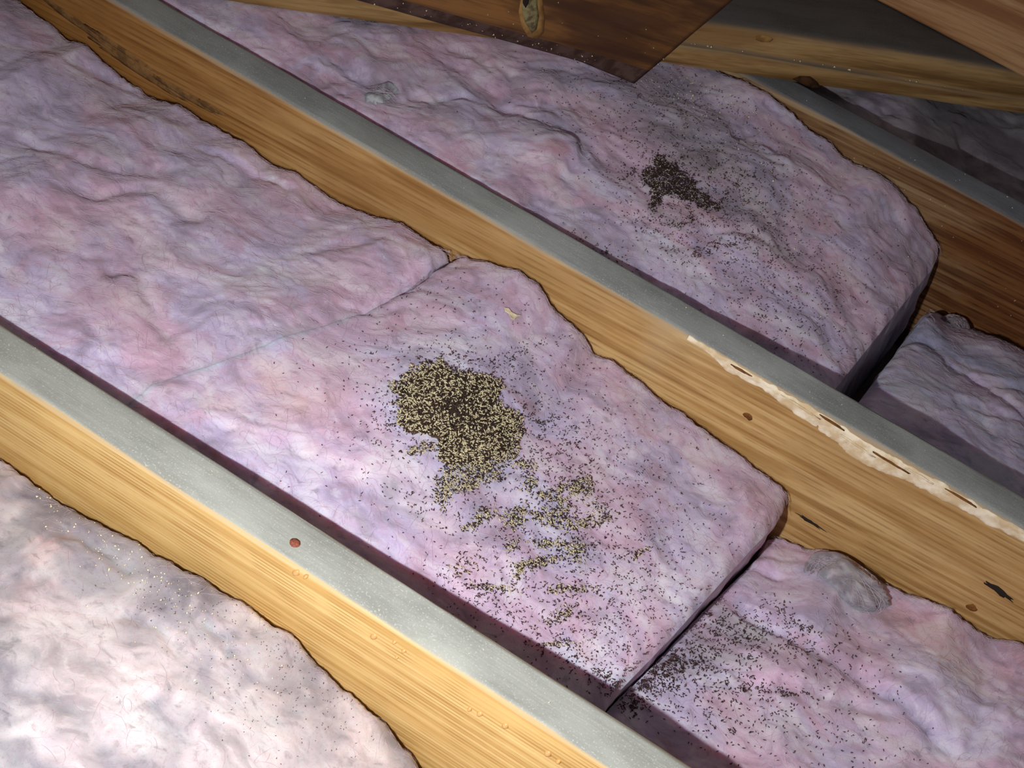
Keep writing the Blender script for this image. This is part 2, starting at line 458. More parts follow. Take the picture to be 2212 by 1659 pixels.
# ------------------------------------------------------------------ thick diagonal timber lying across the joists
DA = at_z([(550, 12)], 0.0)[0]; DB = at_z([(2212, 247)], 0.0)[0]
du = (DB - DA) / np.linalg.norm(DB - DA); dn = np.array([du[1], -du[0], 0])
D_start = DA - du * 0.42; D_len = 1.75
def d_prof(x):
    w_ = 0.006 * float(smooth(0.30, 0.62, x)) * (1 - 0.75 * float(smooth(1.0, 1.3, x))) + 0.0015     # lower ledge
    led = 0.027 - 0.008 * float(smooth(0.9, 1.3, x))
    top = 0.056
    r = 0.004
    return np.array([(0, 0.001), (0.002, 0), (0.21, 0), (0.214, 0.004), (0.214, top - .004), (0.21, top),
                     (w_ + 0.011, top), (w_ + 0.006, top - 0.0015), (w_ + 0.002, top - 0.004), (w_ + 0.0004, top - 0.008), (w_, top - 0.012), (w_, led + 0.003), (w_, led + .0005),
                     (0.0022, led - 0.001), (0.0004, led - 0.003), (0, led - 0.006), (0, 0.008)])
D = timber('roof_timber', D_len, d_prof, 150, M_WOOD_D, 77, 0.0006)
D.matrix_world = Matrix.Translation(Vector(D_start)) @ Matrix.Rotation(math.atan2(du[1], du[0]), 4, 'Z')
tag(D, 'thick tan timber with dusty grey top lying diagonally across the joists', 'timber')
D_inv = np.array(D.matrix_world.inverted())
def to_D(P):
    P = np.atleast_2d(P); return (np.column_stack([P, np.ones(len(P))]) @ D_inv.T)[:, :3]
def patch_plane(name, q, P0, nrm, mat, parent, inv, thick=0.0008, dome=0.0):
    P = on_plane(q, P0, nrm); c = P.mean(0); n = len(P)
    V = [*(P - nrm * 0.0008), *(P + nrm * thick), *(c + (P - c) * 0.55 + nrm * (thick + dome * .8)), c + nrm * (thick + dome)]
    F = []
    for i in range(n):
        j = (i + 1) % n
        F += [(i, j, n + j, n + i), (n + i, n + j, 2 * n + j, 2 * n + i), (2 * n + i, 2 * n + j, 3 * n)]
    V = np.array(V); V = (np.column_stack([V, np.ones(len(V))]) @ inv.T)[:, :3]
    return make_mesh(name, V, F, mat, parent)
o = patch_plane('bark_patch', [(1712, 170), (1728, 164), (1750, 165), (1765, 176), (1775, 190), (1755, 190), (1735, 182)], DA, dn, M_BARK, D, D_inv, 0.0012, 0.0015)
o['label'] = 'dark scallop of bark on the lower edge'
o = patch_plane('knot', ellipse_px(1650, 84, 18, 7, 5, 14, 0.15, 4), DA + np.array([0, 0, 0]) - dn * 0.0078, dn, M_KNOT_HALO, D, D_inv, 0.0001, 0.0002)
o['label'] = 'pale oval knot at the upper arris'

# ------------------------------------------------------------------ dark brace ending in a diagonal cut, over the far batt
FP0 = at_z([(1370, 181)], -0.004)[0]; FP1 = at_z([(697, 0)], 0.115)[0]
fu = (FP0 - FP1); flen = np.linalg.norm(fu); fu /= flen
fh = np.array([fu[0], fu[1], 0]); fh /= np.linalg.norm(fh)
fnrm = np.array([fh[1], -fh[0], 0])
fv = np.cross(fu, fnrm); fv = fv if fv[2] > 0 else -fv
# front-face coordinates: a along the board from the tip (negative to the left), b up the face
def f_co(P): d = P - FP0; return np.array([d @ fu, d @ fv])
E1 = f_co(on_plane([(1562, 18)], FP0, fnrm)[0])
HF = 0.20
slope = E1[0] / E1[1]
a_left = -flen * 1.42
def fpt(a, b2, dpt): return np.array(FP0 + fu * a + fv * b2 - fnrm * dpt)
V, Fc = [], []
TH = 0.036; CH = 0.024
nA, nB = 90, 26
# front face grid (above the chamfer), then chamfer rows, back
rows = [(CH * 0.85, 0.0)] + []
front_b = list(np.linspace(CH, HF, nB))
sect = [(0.0, CH * 0.62), (0.004, CH * 0.42), (CH * 0.5, CH * 0.18), (CH * 0.85, 0.002)] + [(bb, 0.0) for bb in front_b] + [(HF, TH), (0.0, TH)]
k = len(sect)
for i in range(nA):
    t = i / (nA - 1)
    for (bb, dp) in sect:
        a_end = slope * bb
        a = a_left + (a_end - a_left) * t
        dp = dp if dp >= TH else dp * min(1.0, (a_end - a) / 0.07)
        wob = 0.0012 * float(noise(a * 14, bb * 20, 5)) if dp < TH else 0
        V.append(fpt(a, bb, dp - wob * 0.6))
for i in range(nA - 1):
    for j in range(k):
        a = i * k + j; b2 = i * k + (j + 1) % k
        Fc.append((a, a + k, b2 + k, b2))
Fc.append(tuple(range(k))); Fc.append(tuple((nA - 1) * k + j for j in range(k - 1, -1, -1)))
FM = Matrix(((fu[0], -fnrm[0], fv[0], FP0[0]), (fu[1], -fnrm[1], fv[1], FP0[1]), (fu[2], -fnrm[2], fv[2], FP0[2]), (0, 0, 0, 1)))
F_inv = np.array(FM.inverted())
V = np.array(V); V = (np.column_stack([V, np.ones(len(V))]) @ F_inv.T)[:, :3]
FB = make_mesh('brace_board', V, Fc, M_WOOD_F)
FB.matrix_world = FM
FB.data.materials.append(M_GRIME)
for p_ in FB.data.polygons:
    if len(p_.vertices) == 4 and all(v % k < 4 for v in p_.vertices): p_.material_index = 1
tag(FB, 'dark brown board with a knot and diagonal cut end hanging over the far batt', 'board')
o = patch_plane('knot_surround', [(1126, -10), (1120, 25), (1126, 55), (1140, 78), (1160, 84), (1173, 70), (1176, 40), (1172, 5), (1168, -12)], FP0, fnrm, M_KNOT_HALO, FB, F_inv, 0.0010, 0.0008)
o['label'] = 'tan halo around the knot'
kn = patch_plane('knot', [(1130, -8), (1127, 20), (1134, 48), (1148, 70), (1158, 62), (1163, 35), (1160, 10), (1157, -10)], FP0 + fnrm * 0.0014, fnrm, M_KNOT, FB, F_inv, 0.0012, 0.0015)
kn['label'] = 'greenish grey oval knot'
o = patch_plane('knot_split', [(1131, -12), (1130, 8), (1135, 17), (1141, 6), (1144, -12)], FP0 + fnrm * 0.0042, fnrm, M_BLACK, kn, F_inv, 0.0006)
o['label'] = 'black split in the knot'

# ------------------------------------------------------------------ reddish board resting on the diagonal timber, parallel to the joists
EY = float(at_z([(2040, 79)], 0.0565)[0][1])
EB = timber('rafter_board', 1.3, lambda x: rounded_rect(0, T, 0, 0.185, 0.004, 4), 70, M_WOOD_E, 55)
EB.location = (-0.42, EY, 0.0565)
tag(EB, 'reddish brown board set on edge across the diagonal timber, upper right corner', 'board')

# ------------------------------------------------------------------ insulation batts
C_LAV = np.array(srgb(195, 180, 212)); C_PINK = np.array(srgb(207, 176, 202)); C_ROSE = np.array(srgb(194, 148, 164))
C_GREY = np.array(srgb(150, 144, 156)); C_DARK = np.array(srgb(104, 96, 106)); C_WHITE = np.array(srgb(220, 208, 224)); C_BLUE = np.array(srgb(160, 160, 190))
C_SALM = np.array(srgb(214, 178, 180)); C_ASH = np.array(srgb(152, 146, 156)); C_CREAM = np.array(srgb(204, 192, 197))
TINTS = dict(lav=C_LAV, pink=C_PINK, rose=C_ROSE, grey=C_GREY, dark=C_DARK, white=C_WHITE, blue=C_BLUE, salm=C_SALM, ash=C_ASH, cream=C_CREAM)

class Batt:
    def __init__(s, y0, y1, xl, xr, zn, zf, seed, lumps=1.0, bulge=0.006, creases=(), bumps=(), zref=-0.09):
        s.y0, s.y1, s.seed, s.lumps, s.bulge, s.zref = y0, y1, seed, lumps, bulge, zref
        s.xl, s.xr = xl, xr          # functions of y
        s.zn, s.zf = np.array(zn, float), np.array(zf, float)
        s.creases = [(at_z(np.array(q, float), zref)[:, :2], dep, wid, step) for q, dep, wid, step in creases]
        s.bumps = [(at_z([(px, py)], zref)[0][:2], r, h) for px, py, r, h in bumps]

    def h(s, x, y):
        t = np.clip((y - s.y0) / (s.y1 - s.y0), 0, 1)
        zn = np.interp(x, s.zn[:, 0], s.zn[:, 1]); zf = np.interp(x, s.zf[:, 0], s.zf[:, 1])
        z = zn + (zf - zn) * t + s.bulge * 4 * t * (1 - t)
        mid = smooth(0, 0.12, t) * smooth(0, 0.05, 1 - t)
        # torn, puffy glass wool: warped billows drawn out along the bay
        wx = x + 0.035 * fbm(x * 9, y * 9, 2, s.seed + 40); wy = y + 0.035 * fbm(x * 9 + 5, y * 9, 2, s.seed + 50)
        ca, sa = math.cos(0.3), math.sin(0.3)
        px, py = wx * ca + wy * sa, -wx * sa + wy * ca
        b1 = fbm(px * 6, py * 10, 2, s.seed); b2 = fbm(px * 20, py * 32, 3, s.seed + 3); b3 = fbm(px * 80, py * 120, 3, s.seed + 7)
        tear = smooth(0.0, 0.6, fbm(x * 7 + 3, y * 7, 2, s.seed + 15))          # torn only here and there
        rid = np.sqrt(fbm(px * 13, py * 22, 3, s.seed + 9) ** 2 + 0.004)
        z = z + (s.lumps(x) if callable(s.lumps) else s.lumps) * (b1 * 0.006 * (0.25 + 0.75 * mid) + b2 * 0.0013 + (rid - 0.3) * 0.0045 * tear + b3 * 0.0009)
        for P, dep, wid, step in s.creases:
            best = np.full(np.shape(x), 1e9); sgn = np.zeros(np.shape(x)); along = np.zeros(np.shape(x))
            n = len(P) - 1
            wob = 0.004 * noise(x * 60, y * 60, s.seed + 21)
            for i in range(n):
                a, b = P[i], P[i + 1]; d = b - a; L = d @ d
                tt = np.clip(((x - a[0]) * d[0] + (y - a[1]) * d[1]) / L, 0, 1)
                ex, ey = x - a[0] - tt * d[0], y - a[1] - tt * d[1]
                dd = np.hypot(ex, ey); sd = d[0] * ey - d[1] * ex
                m = dd < best
                best = np.where(m, dd, best); sgn = np.where(m, np.sign(sd), sgn); along = np.where(m, (i + tt) / n, along)
            fade = smooth(0, 0.12, along) * smooth(0, 0.12, 1 - along)
            dd = best * sgn + wob
            z = z - 0.55 * dep * fade * np.exp(-(dd / (1.2 * wid)) ** 2) + 0.45 * step * fade * np.exp(-np.abs(dd) / 0.025) * np.tanh(dd / (1.6 * wid))
        for c, r, hh in s.bumps:
            d2 = ((x - c[0]) ** 2 + (y - c[1]) ** 2) / (r * r)
            z = z + hh * np.exp(-d2)
        # rounded shoulder against the next joist and at cut ends
        rag = 0.003 * noise(x * 45, 0 * x + s.seed, 3) + 0.0015 * noise(x * 160, 0 * x + s.seed, 4)
        e = np.clip((s.y1 - y + rag) / 0.013, 0, 1)
        z = z - 0.022 * (1 - e) ** 2.5
        e0 = np.clip((y - s.y0) / 0.010, 0, 1); z = z - 0.010 * (1 - e0) ** 2
        return z

    def hit(s, q):
        """photo pixels -> points on this batt's surface"""
        d = rays(q); z = np.full(len(d), s.zref)
        for _ in range(14):
            t = (z - CAM_P[2]) / d[:, 2]
            P = CAM_P + d * t[:, None]
            z = 0.5 * z + 0.5 * s.h(P[:, 0], P[:, 1])
        return np.column_stack([P[:, :2], s.h(P[:, 0], P[:, 1])])

    def inside(s, P, m=0.002):
        xl = s.xl(P[:, 1]); xr = s.xr(P[:, 1])
        return (P[:, 1] > s.y0 + m) & (P[:, 1] < s.y1 - m) & (P[:, 0] > xl + m) & (P[:, 0] < xr - m)

    def tint(s, x, y, base, patches):
        wx = x + 0.03 * fbm(x * 12, y * 12, 3, s.seed + 60); wy = y + 0.03 * fbm(x * 12 + 9, y * 12, 3, s.seed + 70)
        n1 = fbm(wx * 8, wy * 13, 4, s.seed + 80); n2 = fbm(wx * 16, wy * 30, 4, s.seed + 90)
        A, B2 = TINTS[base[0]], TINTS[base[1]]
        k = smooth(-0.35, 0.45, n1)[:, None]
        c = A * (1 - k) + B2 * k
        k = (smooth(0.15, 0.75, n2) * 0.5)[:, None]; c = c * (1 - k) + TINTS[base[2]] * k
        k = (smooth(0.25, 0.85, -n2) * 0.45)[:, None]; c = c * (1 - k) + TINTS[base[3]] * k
        for px, py, rx, ry, ang, col, amt in patches:
            P = at_z([(px, py), (px + rx * math.cos(math.radians(ang)), py + rx * math.sin(math.radians(ang))),
                      (px - ry * math.sin(math.radians(ang)), py + ry * math.cos(math.radians(ang)))], s.zref)[:, :2]
            Mx = np.linalg.inv(np.column_stack([P[1] - P[0], P[2] - P[0]]))
            ww = 0.012
            dx = x - P[0, 0] + ww * fbm(x * 40, y * 40, 3, s.seed + 111); dy = y - P[0, 1] + ww * fbm(x * 40 + 7, y * 40, 3, s.seed + 121)
            u = Mx[0, 0] * dx + Mx[0, 1] * dy; v = Mx[1, 0] * dx + Mx[1, 1] * dy
            k = (amt * (1 - smooth(0.35, 1.25, np.hypot(u, v))) * np.clip(0.75 + 0.6 * n2, 0, 1))[:, None]
            c = c * (1 - k) + TINTS[col] * k
        return np.clip(c, 0, 1)

    def build(s, label, base, patches=(), res=0.0023, flare=0.0, ends=(1, 1), group='insulation batts laid between the joists'):
        ny = int((s.y1 - s.y0) / res) + 1
        ys = np.linspace(s.y0, s.y1, ny)
        xl, xr = s.xl(ys), s.xr(ys)
        nx = int(np.max(xr - xl) / res) + 1
        u = np.linspace(0, 1, nx)
        X = xl[:, None] + (xr - xl)[:, None] * u[None, :]
        Y = np.repeat(ys[:, None], nx, 1)
        Z = s.h(X, Y)
        # ends roll off
        for dist, cut in ((X - xl[:, None], ends[0]), (xr[:, None] - X, ends[1])):
            amp = 0.010 if cut else 0.013 * smooth(.19, .33, Y)        # 0: butted tight against its neighbour, opening towards the far joist
            e = np.clip((dist + 0.003 * noise(Y * 50, Y * 0, s.seed + 8)) / 0.012, 0, 1); Z = Z - amp * (1 - e) ** 2.2
        top = np.column_stack([X.ravel(), Y.ravel(), Z.ravel()])
        idx = np.arange(nx * ny).reshape(ny, nx)
        quads = [np.column_stack([idx[:-1, :-1].ravel(), idx[:-1, 1:].ravel(), idx[1:, 1:].ravel(), idx[1:, :-1].ravel()])]
        loop = np.concatenate([idx[0, :-1], idx[:-1, -1], idx[-1, :0:-1], idx[:0:-1, 0]])
        side = np.concatenate([np.full(nx - 1, 0), np.full(ny - 1, 1), np.full(nx - 1, 2), np.full(ny - 1, 3)])
        n = len(loop); bt = top[loop]; K = 9
        verts = [top, bt]; prev = len(top) + np.arange(n); base_i = len(top) + n
        for kk in range(1, K + 1):
            t = kk / K
            R = bt.copy(); R[:, 2] = bt[:, 2] + (-DEEP - bt[:, 2]) * t
            fr = 0.0022 * fbm(R[:, 1] * 30, R[:, 2] * 190, 3, s.seed + 33) * (t < 1)
            R[:, 0] += np.where(side == 1, fr + flare * min(1, t * 1.5), np.where(side == 3, -fr, 0))
            verts.append(R)
            cur = base_i + np.arange(n); base_i += n
            quads.append(np.column_stack([prev, cur, np.roll(cur, -1), np.roll(prev, -1)]))
            prev = cur
        Vv = np.concatenate(verts); Q = np.concatenate(quads)
        col = s.tint(Vv[:, 0], Vv[:, 1], base, patches)
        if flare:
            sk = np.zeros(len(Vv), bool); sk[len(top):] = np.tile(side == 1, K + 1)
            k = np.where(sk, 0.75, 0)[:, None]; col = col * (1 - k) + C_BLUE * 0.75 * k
        o = make_mesh('insulation_batt', Vv, Q, M_WOOL, None, True, col)
        tag(o, label, 'insulation', group)
        s.obj = o
        return o

def line_x(pts, z):
    P = at_z(np.array(pts, float), z); o = np.argsort(P[:, 1])
    yy, xx = P[o, 1], P[o, 0]
    return lambda y: np.interp(y, yy, xx)
cst = lambda v: (lambda y: np.full(np.shape(y), float(v)))
G = 0.0012
edge = lambda q, y: [(p[0], p[2]) for p in on_y(q, y)]

# near bay
Z1 = edge([(-200, 860), (0, 972), (60, 1005), (130, 1068), (200, 1104), (262, 1132), (310, 1158), (340, 1176), (400, 1208), (445, 1233), (500, 1263), (560, 1303), (620, 1338),
           (650, 1362), (700, 1420), (745, 1458), (790, 1500), (830, 1535), (870, 1580), (900, 1615), (925, 1650), (990, 1730)], -T)
B1 = Batt(-S + 0.004, -T - G, cst(X0 + .1), cst(0.45), [(-1, -.10), (-.4, -.095), (-.2, -.10), (0, -.13), (.5, -.15)], Z1, 101, 1.0, 0.004,
          creases=[([(430, 1360), (480, 1400), (500, 1450)], .010, .0035, .004), ([(120, 1130), (230, 1200), (300, 1250)], .008, .005, 0),
                   ([(20, 1480), (160, 1560), (240, 1659)], .008, .006, .004), ([(300, 1500), (345, 1570), (420, 1630)], .008, .005, .003),
                   ([(250, 1330), (330, 1370), (400, 1440)], .006, .004, 0)],
          bumps=[(90, 1180, .04, .008), (170, 1530, .05, .010), (520, 1550, .05, .008)], zref=-.10)
B1.build('grey dusty pale batt in the nearest bay at lower left', ('ash', 'cream', 'grey', 'cream'),
         [(170, 1130, 190, 60, 32, 'grey', .75), (160, 1250, 240, 90, 25, 'ash', .6), (300, 1290, 200, 60, 32, 'grey', .7), (120, 1080, 140, 35, 32, 'dark', .6), (390, 1245, 160, 38, 32, 'dark', .5),
          (110, 1190, 60, 35, 10, 'salm', .5), (70, 1310, 70, 60, 0, 'salm', .35), (330, 1600, 260, 90, 20, 'cream', .8), (750, 1590, 160, 100, 40, 'cream', .7), (560, 1430, 200, 60, 35, 'ash', .5),
          (300, 1370, 120, 50, 20, 'grey', .5), (440, 1470, 60, 40, 20, 'grey', .4)])

# middle bay: three pieces
Z2 = edge([(-150, -120), (75, 10), (110, 38), (165, 82), (200, 92), (265, 152), (330, 198), (400, 215), (475, 265), (540, 302), (600, 350), (650, 368), (700, 402), (745, 432), (830, 459),
           (880, 472), (930, 512), (985, 538), (1060, 558), (1130, 585), (1170, 612), (1210, 665), (1265, 706), (1278, 728), (1295, 757), (1330, 765), (1380, 802),
           (1430, 846), (1480, 880), (1530, 916), (1570, 946), (1620, 982), (1660, 1012), (1690, 1036), (1706, 1056), (1712, 1085)], S - T)
ZN2 = [(-1.2, -.02), (-.49, -.030), (-.33, -.038), (-.17, -.056), (-.06, -.075), (.02, -.092), (.1, -.095)]
seam = [(1010, 555), (900, 650), (780, 730), (560, 830), (330, 905)]
sx = line_x(seam, -.085)
CR2 = [([(120, 130), (330, 190), (480, 275)], .006, .006, .003), ([(20, 330), (200, 400), (420, 400)], .006, .006, .003),
                    ([(420, 330), (560, 380), (640, 420)], .006, .004, .005), ([(150, 480), (330, 440), (440, 520)], .006, .007, 0),
                    ([(210, 640), (290, 640), (330, 740), (370, 800)], .007, .006, -.005), ([(560, 590), (700, 560), (860, 540)], .005, .006, 0),
                    ([(520, 760), (600, 770), (680, 720)], .005, .005, 0),
       ([(1010, 590), (920, 645), (860, 680)], .004, .004, .002), ([(1080, 770), (1160, 740), (1260, 730)], .004, .004, 0),
                    ([(880, 700), (800, 715), (720, 700)], .004, .004, .002), ([(1290, 760), (1240, 740), (1180, 760)], .003, .004, 0)]
BU2 = [(370, 295, .018, .006), (900, 590, .03, .008), (480, 720, .05, .006), (60, 430, .05, .006), (1650, 1080, .03, .006), (980, 880, .05, .006), (1130, 640, .05, .006), (1350, 1180, .06, .006)]
PA2 = [(250, 660, 100, 130, 60, 'rose', .65), (200, 500, 120, 80, 20, 'rose', .4), (120, 590, 80, 50, 20, 'rose', .35), (60, 200, 120, 200, 10, 'lav', .5), (360, 290, 60, 18, 20, 'white', .6),
           (300, 380, 180, 40, 18, 'grey', .4), (560, 330, 90, 30, 30, 'white', .4), (560, 500, 130, 40, 25, 'rose', .25), (420, 620, 130, 60, 25, 'white', .5),
           (600, 870, 120, 50, 30, 'salm', .5), (480, 940, 80, 40, 30, 'salm', .4), (330, 800, 60, 120, -30, 'rose', .5), (100, 60, 90, 60, 30, 'grey', .5), (40, 30, 90, 40, 10, 'dark', .35),
           (860, 560, 80, 40, 25, 'white', .4),
       (640, 900, 120, 100, 20, 'salm', .5), (880, 840, 160, 60, -60, 'white', .35), (1200, 700, 120, 60, 20, 'lav', .5), (910, 720, 60, 30, -20, 'rose', .35),
           (1290, 900, 100, 80, 30, 'pink', .5), (1280, 1040, 60, 60, 30, 'rose', .35), (1320, 1190, 100, 60, 20, 'rose', .25), (850, 1080, 120, 60, 30, 'white', .55),
           (1600, 1150, 80, 60, 30, 'pink', .7), (1650, 1070, 50, 60, 30, 'rose', .4), (980, 1180, 120, 60, 30, 'salm', .3), (1500, 1250, 100, 40, -40, 'white', .5)]
LUMP2 = lambda x: 0.8 - 0.15 * smooth(-.42, -.22, x)
B2a = Batt(G, S - T - G, cst(X0 + .05), lambda y: sx(y) - 0.0022 * smooth(.22, .36, y), ZN2, Z2, 202, LUMP2, 0.009,
           creases=CR2,
           bumps=BU2, zref=-.07)
B2a.build('long purplish pink batt in the middle bay, left of the seam', ('lav', 'pink', 'white', 'rose'), PA2, ends=(1, 0))
end2 = [(1712, 1075), (1690, 1115), (1620, 1190), (1530, 1290), (1440, 1390), (1345, 1487), (1320, 1515)]
ex2 = line_x(end2, -.10)
B2b = Batt(G, S - T - G, lambda y: sx(y) + 0.0022 * smooth(.22, .36, y), ex2, ZN2, Z2, 202, LUMP2, 0.009,
           creases=CR2,
           bumps=BU2, zref=-.07)
B2b.build('short pink batt in the middle bay carrying the big heap of droppings', ('lav', 'pink', 'white', 'rose'), PA2, ends=(0, 1))
Z2c = edge([(1640, 1125), (1672, 1135), (1710, 1158), (1760, 1174), (1790, 1172), (1840, 1190), (1880, 1225), (1915, 1246), (1990, 1276), (2060, 1300), (2110, 1338), (2150, 1362), (2212, 1372), (2400, 1450)], S - T)
ZN2c = [(0, -.085), (.05, -.10), (.12, -.080), (.25, -.075), (.6, -.07)]
B2c = Batt(G, S - T - G, lambda y: ex2(y) + 0.0020 + 0.004 * smooth(.2, .36, y), cst(X1 - .1), ZN2c, Z2c, 303, 0.9, -0.004,
           creases=[([(1600, 1225), (1650, 1300), (1720, 1365), (1830, 1430), (1930, 1500), (2020, 1590), (2060, 1659)], .012, .006, .010),
                    ([(1605, 1475), (1650, 1490), (1730, 1495), (1850, 1510), (1960, 1560)], .008, .005, .008),
                    ([(1640, 1400), (1610, 1430), (1600, 1470)], .006, .005, -.004), ([(1650, 1160), (1700, 1190), (1725, 1215)], .010, .004, .006)],
           bumps=[(1750, 1290, .03, .008), (1670, 1440, .03, .008), (2050, 1480, .05, .008), (1560, 1380, .03, -.006)], zref=-.115)
B2c.build('sunken pink batt at lower right beyond the cut end', ('pink', 'lav', 'white', 'rose'),
          [(2000, 1340, 140, 60, 30, 'rose', .6), (1940, 1310, 70, 30, 30, 'salm', .5), (2200, 1450, 60, 60, 0, 'rose', .5), (1540, 1390, 110, 70, -10, 'grey', .7), (1640, 1560, 110, 60, 20, 'white', .5),
           (1880, 1530, 110, 40, 25, 'grey', .3), (1930, 1430, 60, 30, 20, 'white', .6), (1680, 1440, 70, 45, 20, 'pink', .7), (1720, 1260, 80, 60, 20, 'pink', .6), (1830, 1235, 70, 40, 30, 'grey', .5),
           (2050, 1530, 90, 70, 20, 'lav', .5), (1620, 1330, 90, 40, 30, 'grey', .4)])

# far bay: tall batt with a cut end, then a sunken dusty one
Z3 = edge([(1300, 40), (1600, 165), (1660, 198), (1710, 228), (1760, 272), (1800, 301), (1850, 345), (1900, 376), (1940, 410), (1980, 445), (2020, 500), (2040, 540)], 2 * S - T)
Z3 = [(-1.2, -.010), (-.3, -.010)] + [z for z in Z3 if z[0] > -.2]
ZN3 = [(-1.2, -.003), (-.45, -.005), (-.30, -.008), (-.16, -.014), (-.06, -.024), (.03, -.034), (.08, -.042), (.2, -.045)]
end3 = [(2040, 545), (1985, 612), (1900, 720), (1812, 832), (1790, 860)]
ex3 = line_x(end3, -.055)
B3a = Batt(S + G, 2 * S - T - G, cst(X0 + .05), ex3, ZN3, Z3, 404, 1.15, 0.004,
           creases=[([(700, 150), (790, 205), (850, 200)], .010, .006, .006), ([(870, 230), (930, 250), (1010, 230)], .007, .005, .004), ([(1060, 250), (1150, 290), (1240, 325)], .010, .006, .006),
                    ([(1240, 320), (1245, 380), (1200, 420)], .008, .005, -.005), ([(1100, 180), (1090, 240), (1060, 260)], .006, .004, 0), ([(600, 40), (760, 60), (900, 70)], .006, .007, 0),
                    ([(1480, 560), (1540, 520), (1610, 520), (1660, 545)], .006, .004, .003), ([(1420, 430), (1405, 470), (1380, 510)], .006, .004, -.003), ([(1800, 480), (1880, 470), (1960, 440)], .006, .006, .004),
                    ([(950, 130), (1020, 150), (1060, 190)], .006, .005, 0), ([(1620, 300), (1560, 330), (1500, 340)], .005, .005, 0)],
           bumps=[(1170, 350, .03, .007), (1160, 215, .025, .006), (930, 290, .03, .006), (1900, 400, .03, .008), (1590, 550, .025, .005)], zref=-.025)
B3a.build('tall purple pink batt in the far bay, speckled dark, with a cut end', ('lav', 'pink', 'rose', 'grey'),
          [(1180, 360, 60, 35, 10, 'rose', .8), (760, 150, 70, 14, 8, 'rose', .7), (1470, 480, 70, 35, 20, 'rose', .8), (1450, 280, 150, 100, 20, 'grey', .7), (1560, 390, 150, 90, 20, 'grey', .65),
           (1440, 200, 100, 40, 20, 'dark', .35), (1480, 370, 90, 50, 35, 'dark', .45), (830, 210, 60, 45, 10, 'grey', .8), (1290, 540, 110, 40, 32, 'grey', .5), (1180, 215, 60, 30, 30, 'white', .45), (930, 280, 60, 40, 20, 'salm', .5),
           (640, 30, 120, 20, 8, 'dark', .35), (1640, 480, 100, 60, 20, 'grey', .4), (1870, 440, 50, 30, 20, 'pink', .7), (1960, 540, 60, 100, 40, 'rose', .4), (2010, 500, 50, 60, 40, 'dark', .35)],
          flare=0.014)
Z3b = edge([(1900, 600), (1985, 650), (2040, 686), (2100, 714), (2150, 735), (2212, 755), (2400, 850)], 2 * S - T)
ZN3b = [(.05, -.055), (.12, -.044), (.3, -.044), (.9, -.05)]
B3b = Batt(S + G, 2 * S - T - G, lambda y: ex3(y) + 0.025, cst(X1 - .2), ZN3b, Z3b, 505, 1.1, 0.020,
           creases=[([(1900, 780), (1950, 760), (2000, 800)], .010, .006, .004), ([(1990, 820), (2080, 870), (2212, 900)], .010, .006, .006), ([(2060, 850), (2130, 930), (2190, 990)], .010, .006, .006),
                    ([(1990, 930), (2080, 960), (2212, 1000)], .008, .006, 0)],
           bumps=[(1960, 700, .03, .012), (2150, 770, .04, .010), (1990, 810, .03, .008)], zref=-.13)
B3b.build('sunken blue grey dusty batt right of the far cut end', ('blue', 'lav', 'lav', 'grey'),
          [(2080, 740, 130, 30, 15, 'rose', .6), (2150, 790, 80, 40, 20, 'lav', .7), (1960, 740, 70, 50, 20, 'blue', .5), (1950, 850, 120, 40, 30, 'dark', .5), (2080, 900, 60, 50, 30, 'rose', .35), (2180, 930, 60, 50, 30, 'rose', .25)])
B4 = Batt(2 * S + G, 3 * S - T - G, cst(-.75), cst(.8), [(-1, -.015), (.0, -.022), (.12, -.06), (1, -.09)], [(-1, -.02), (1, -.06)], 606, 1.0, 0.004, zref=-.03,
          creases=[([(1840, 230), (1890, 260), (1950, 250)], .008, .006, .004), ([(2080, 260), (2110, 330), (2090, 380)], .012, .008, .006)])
B4.build('shadowed dusky purple batt behind the farthest joist', ('grey', 'dark', 'dark', 'dark'), [(2150, 330, 100, 90, 20, 'dark', .6), (2050, 320, 80, 60, 20, 'dark', .4), (1900, 230, 90, 40, 20, 'lav', .5)], res=0.003)  # the bay's shade is put into the wool by dark tints

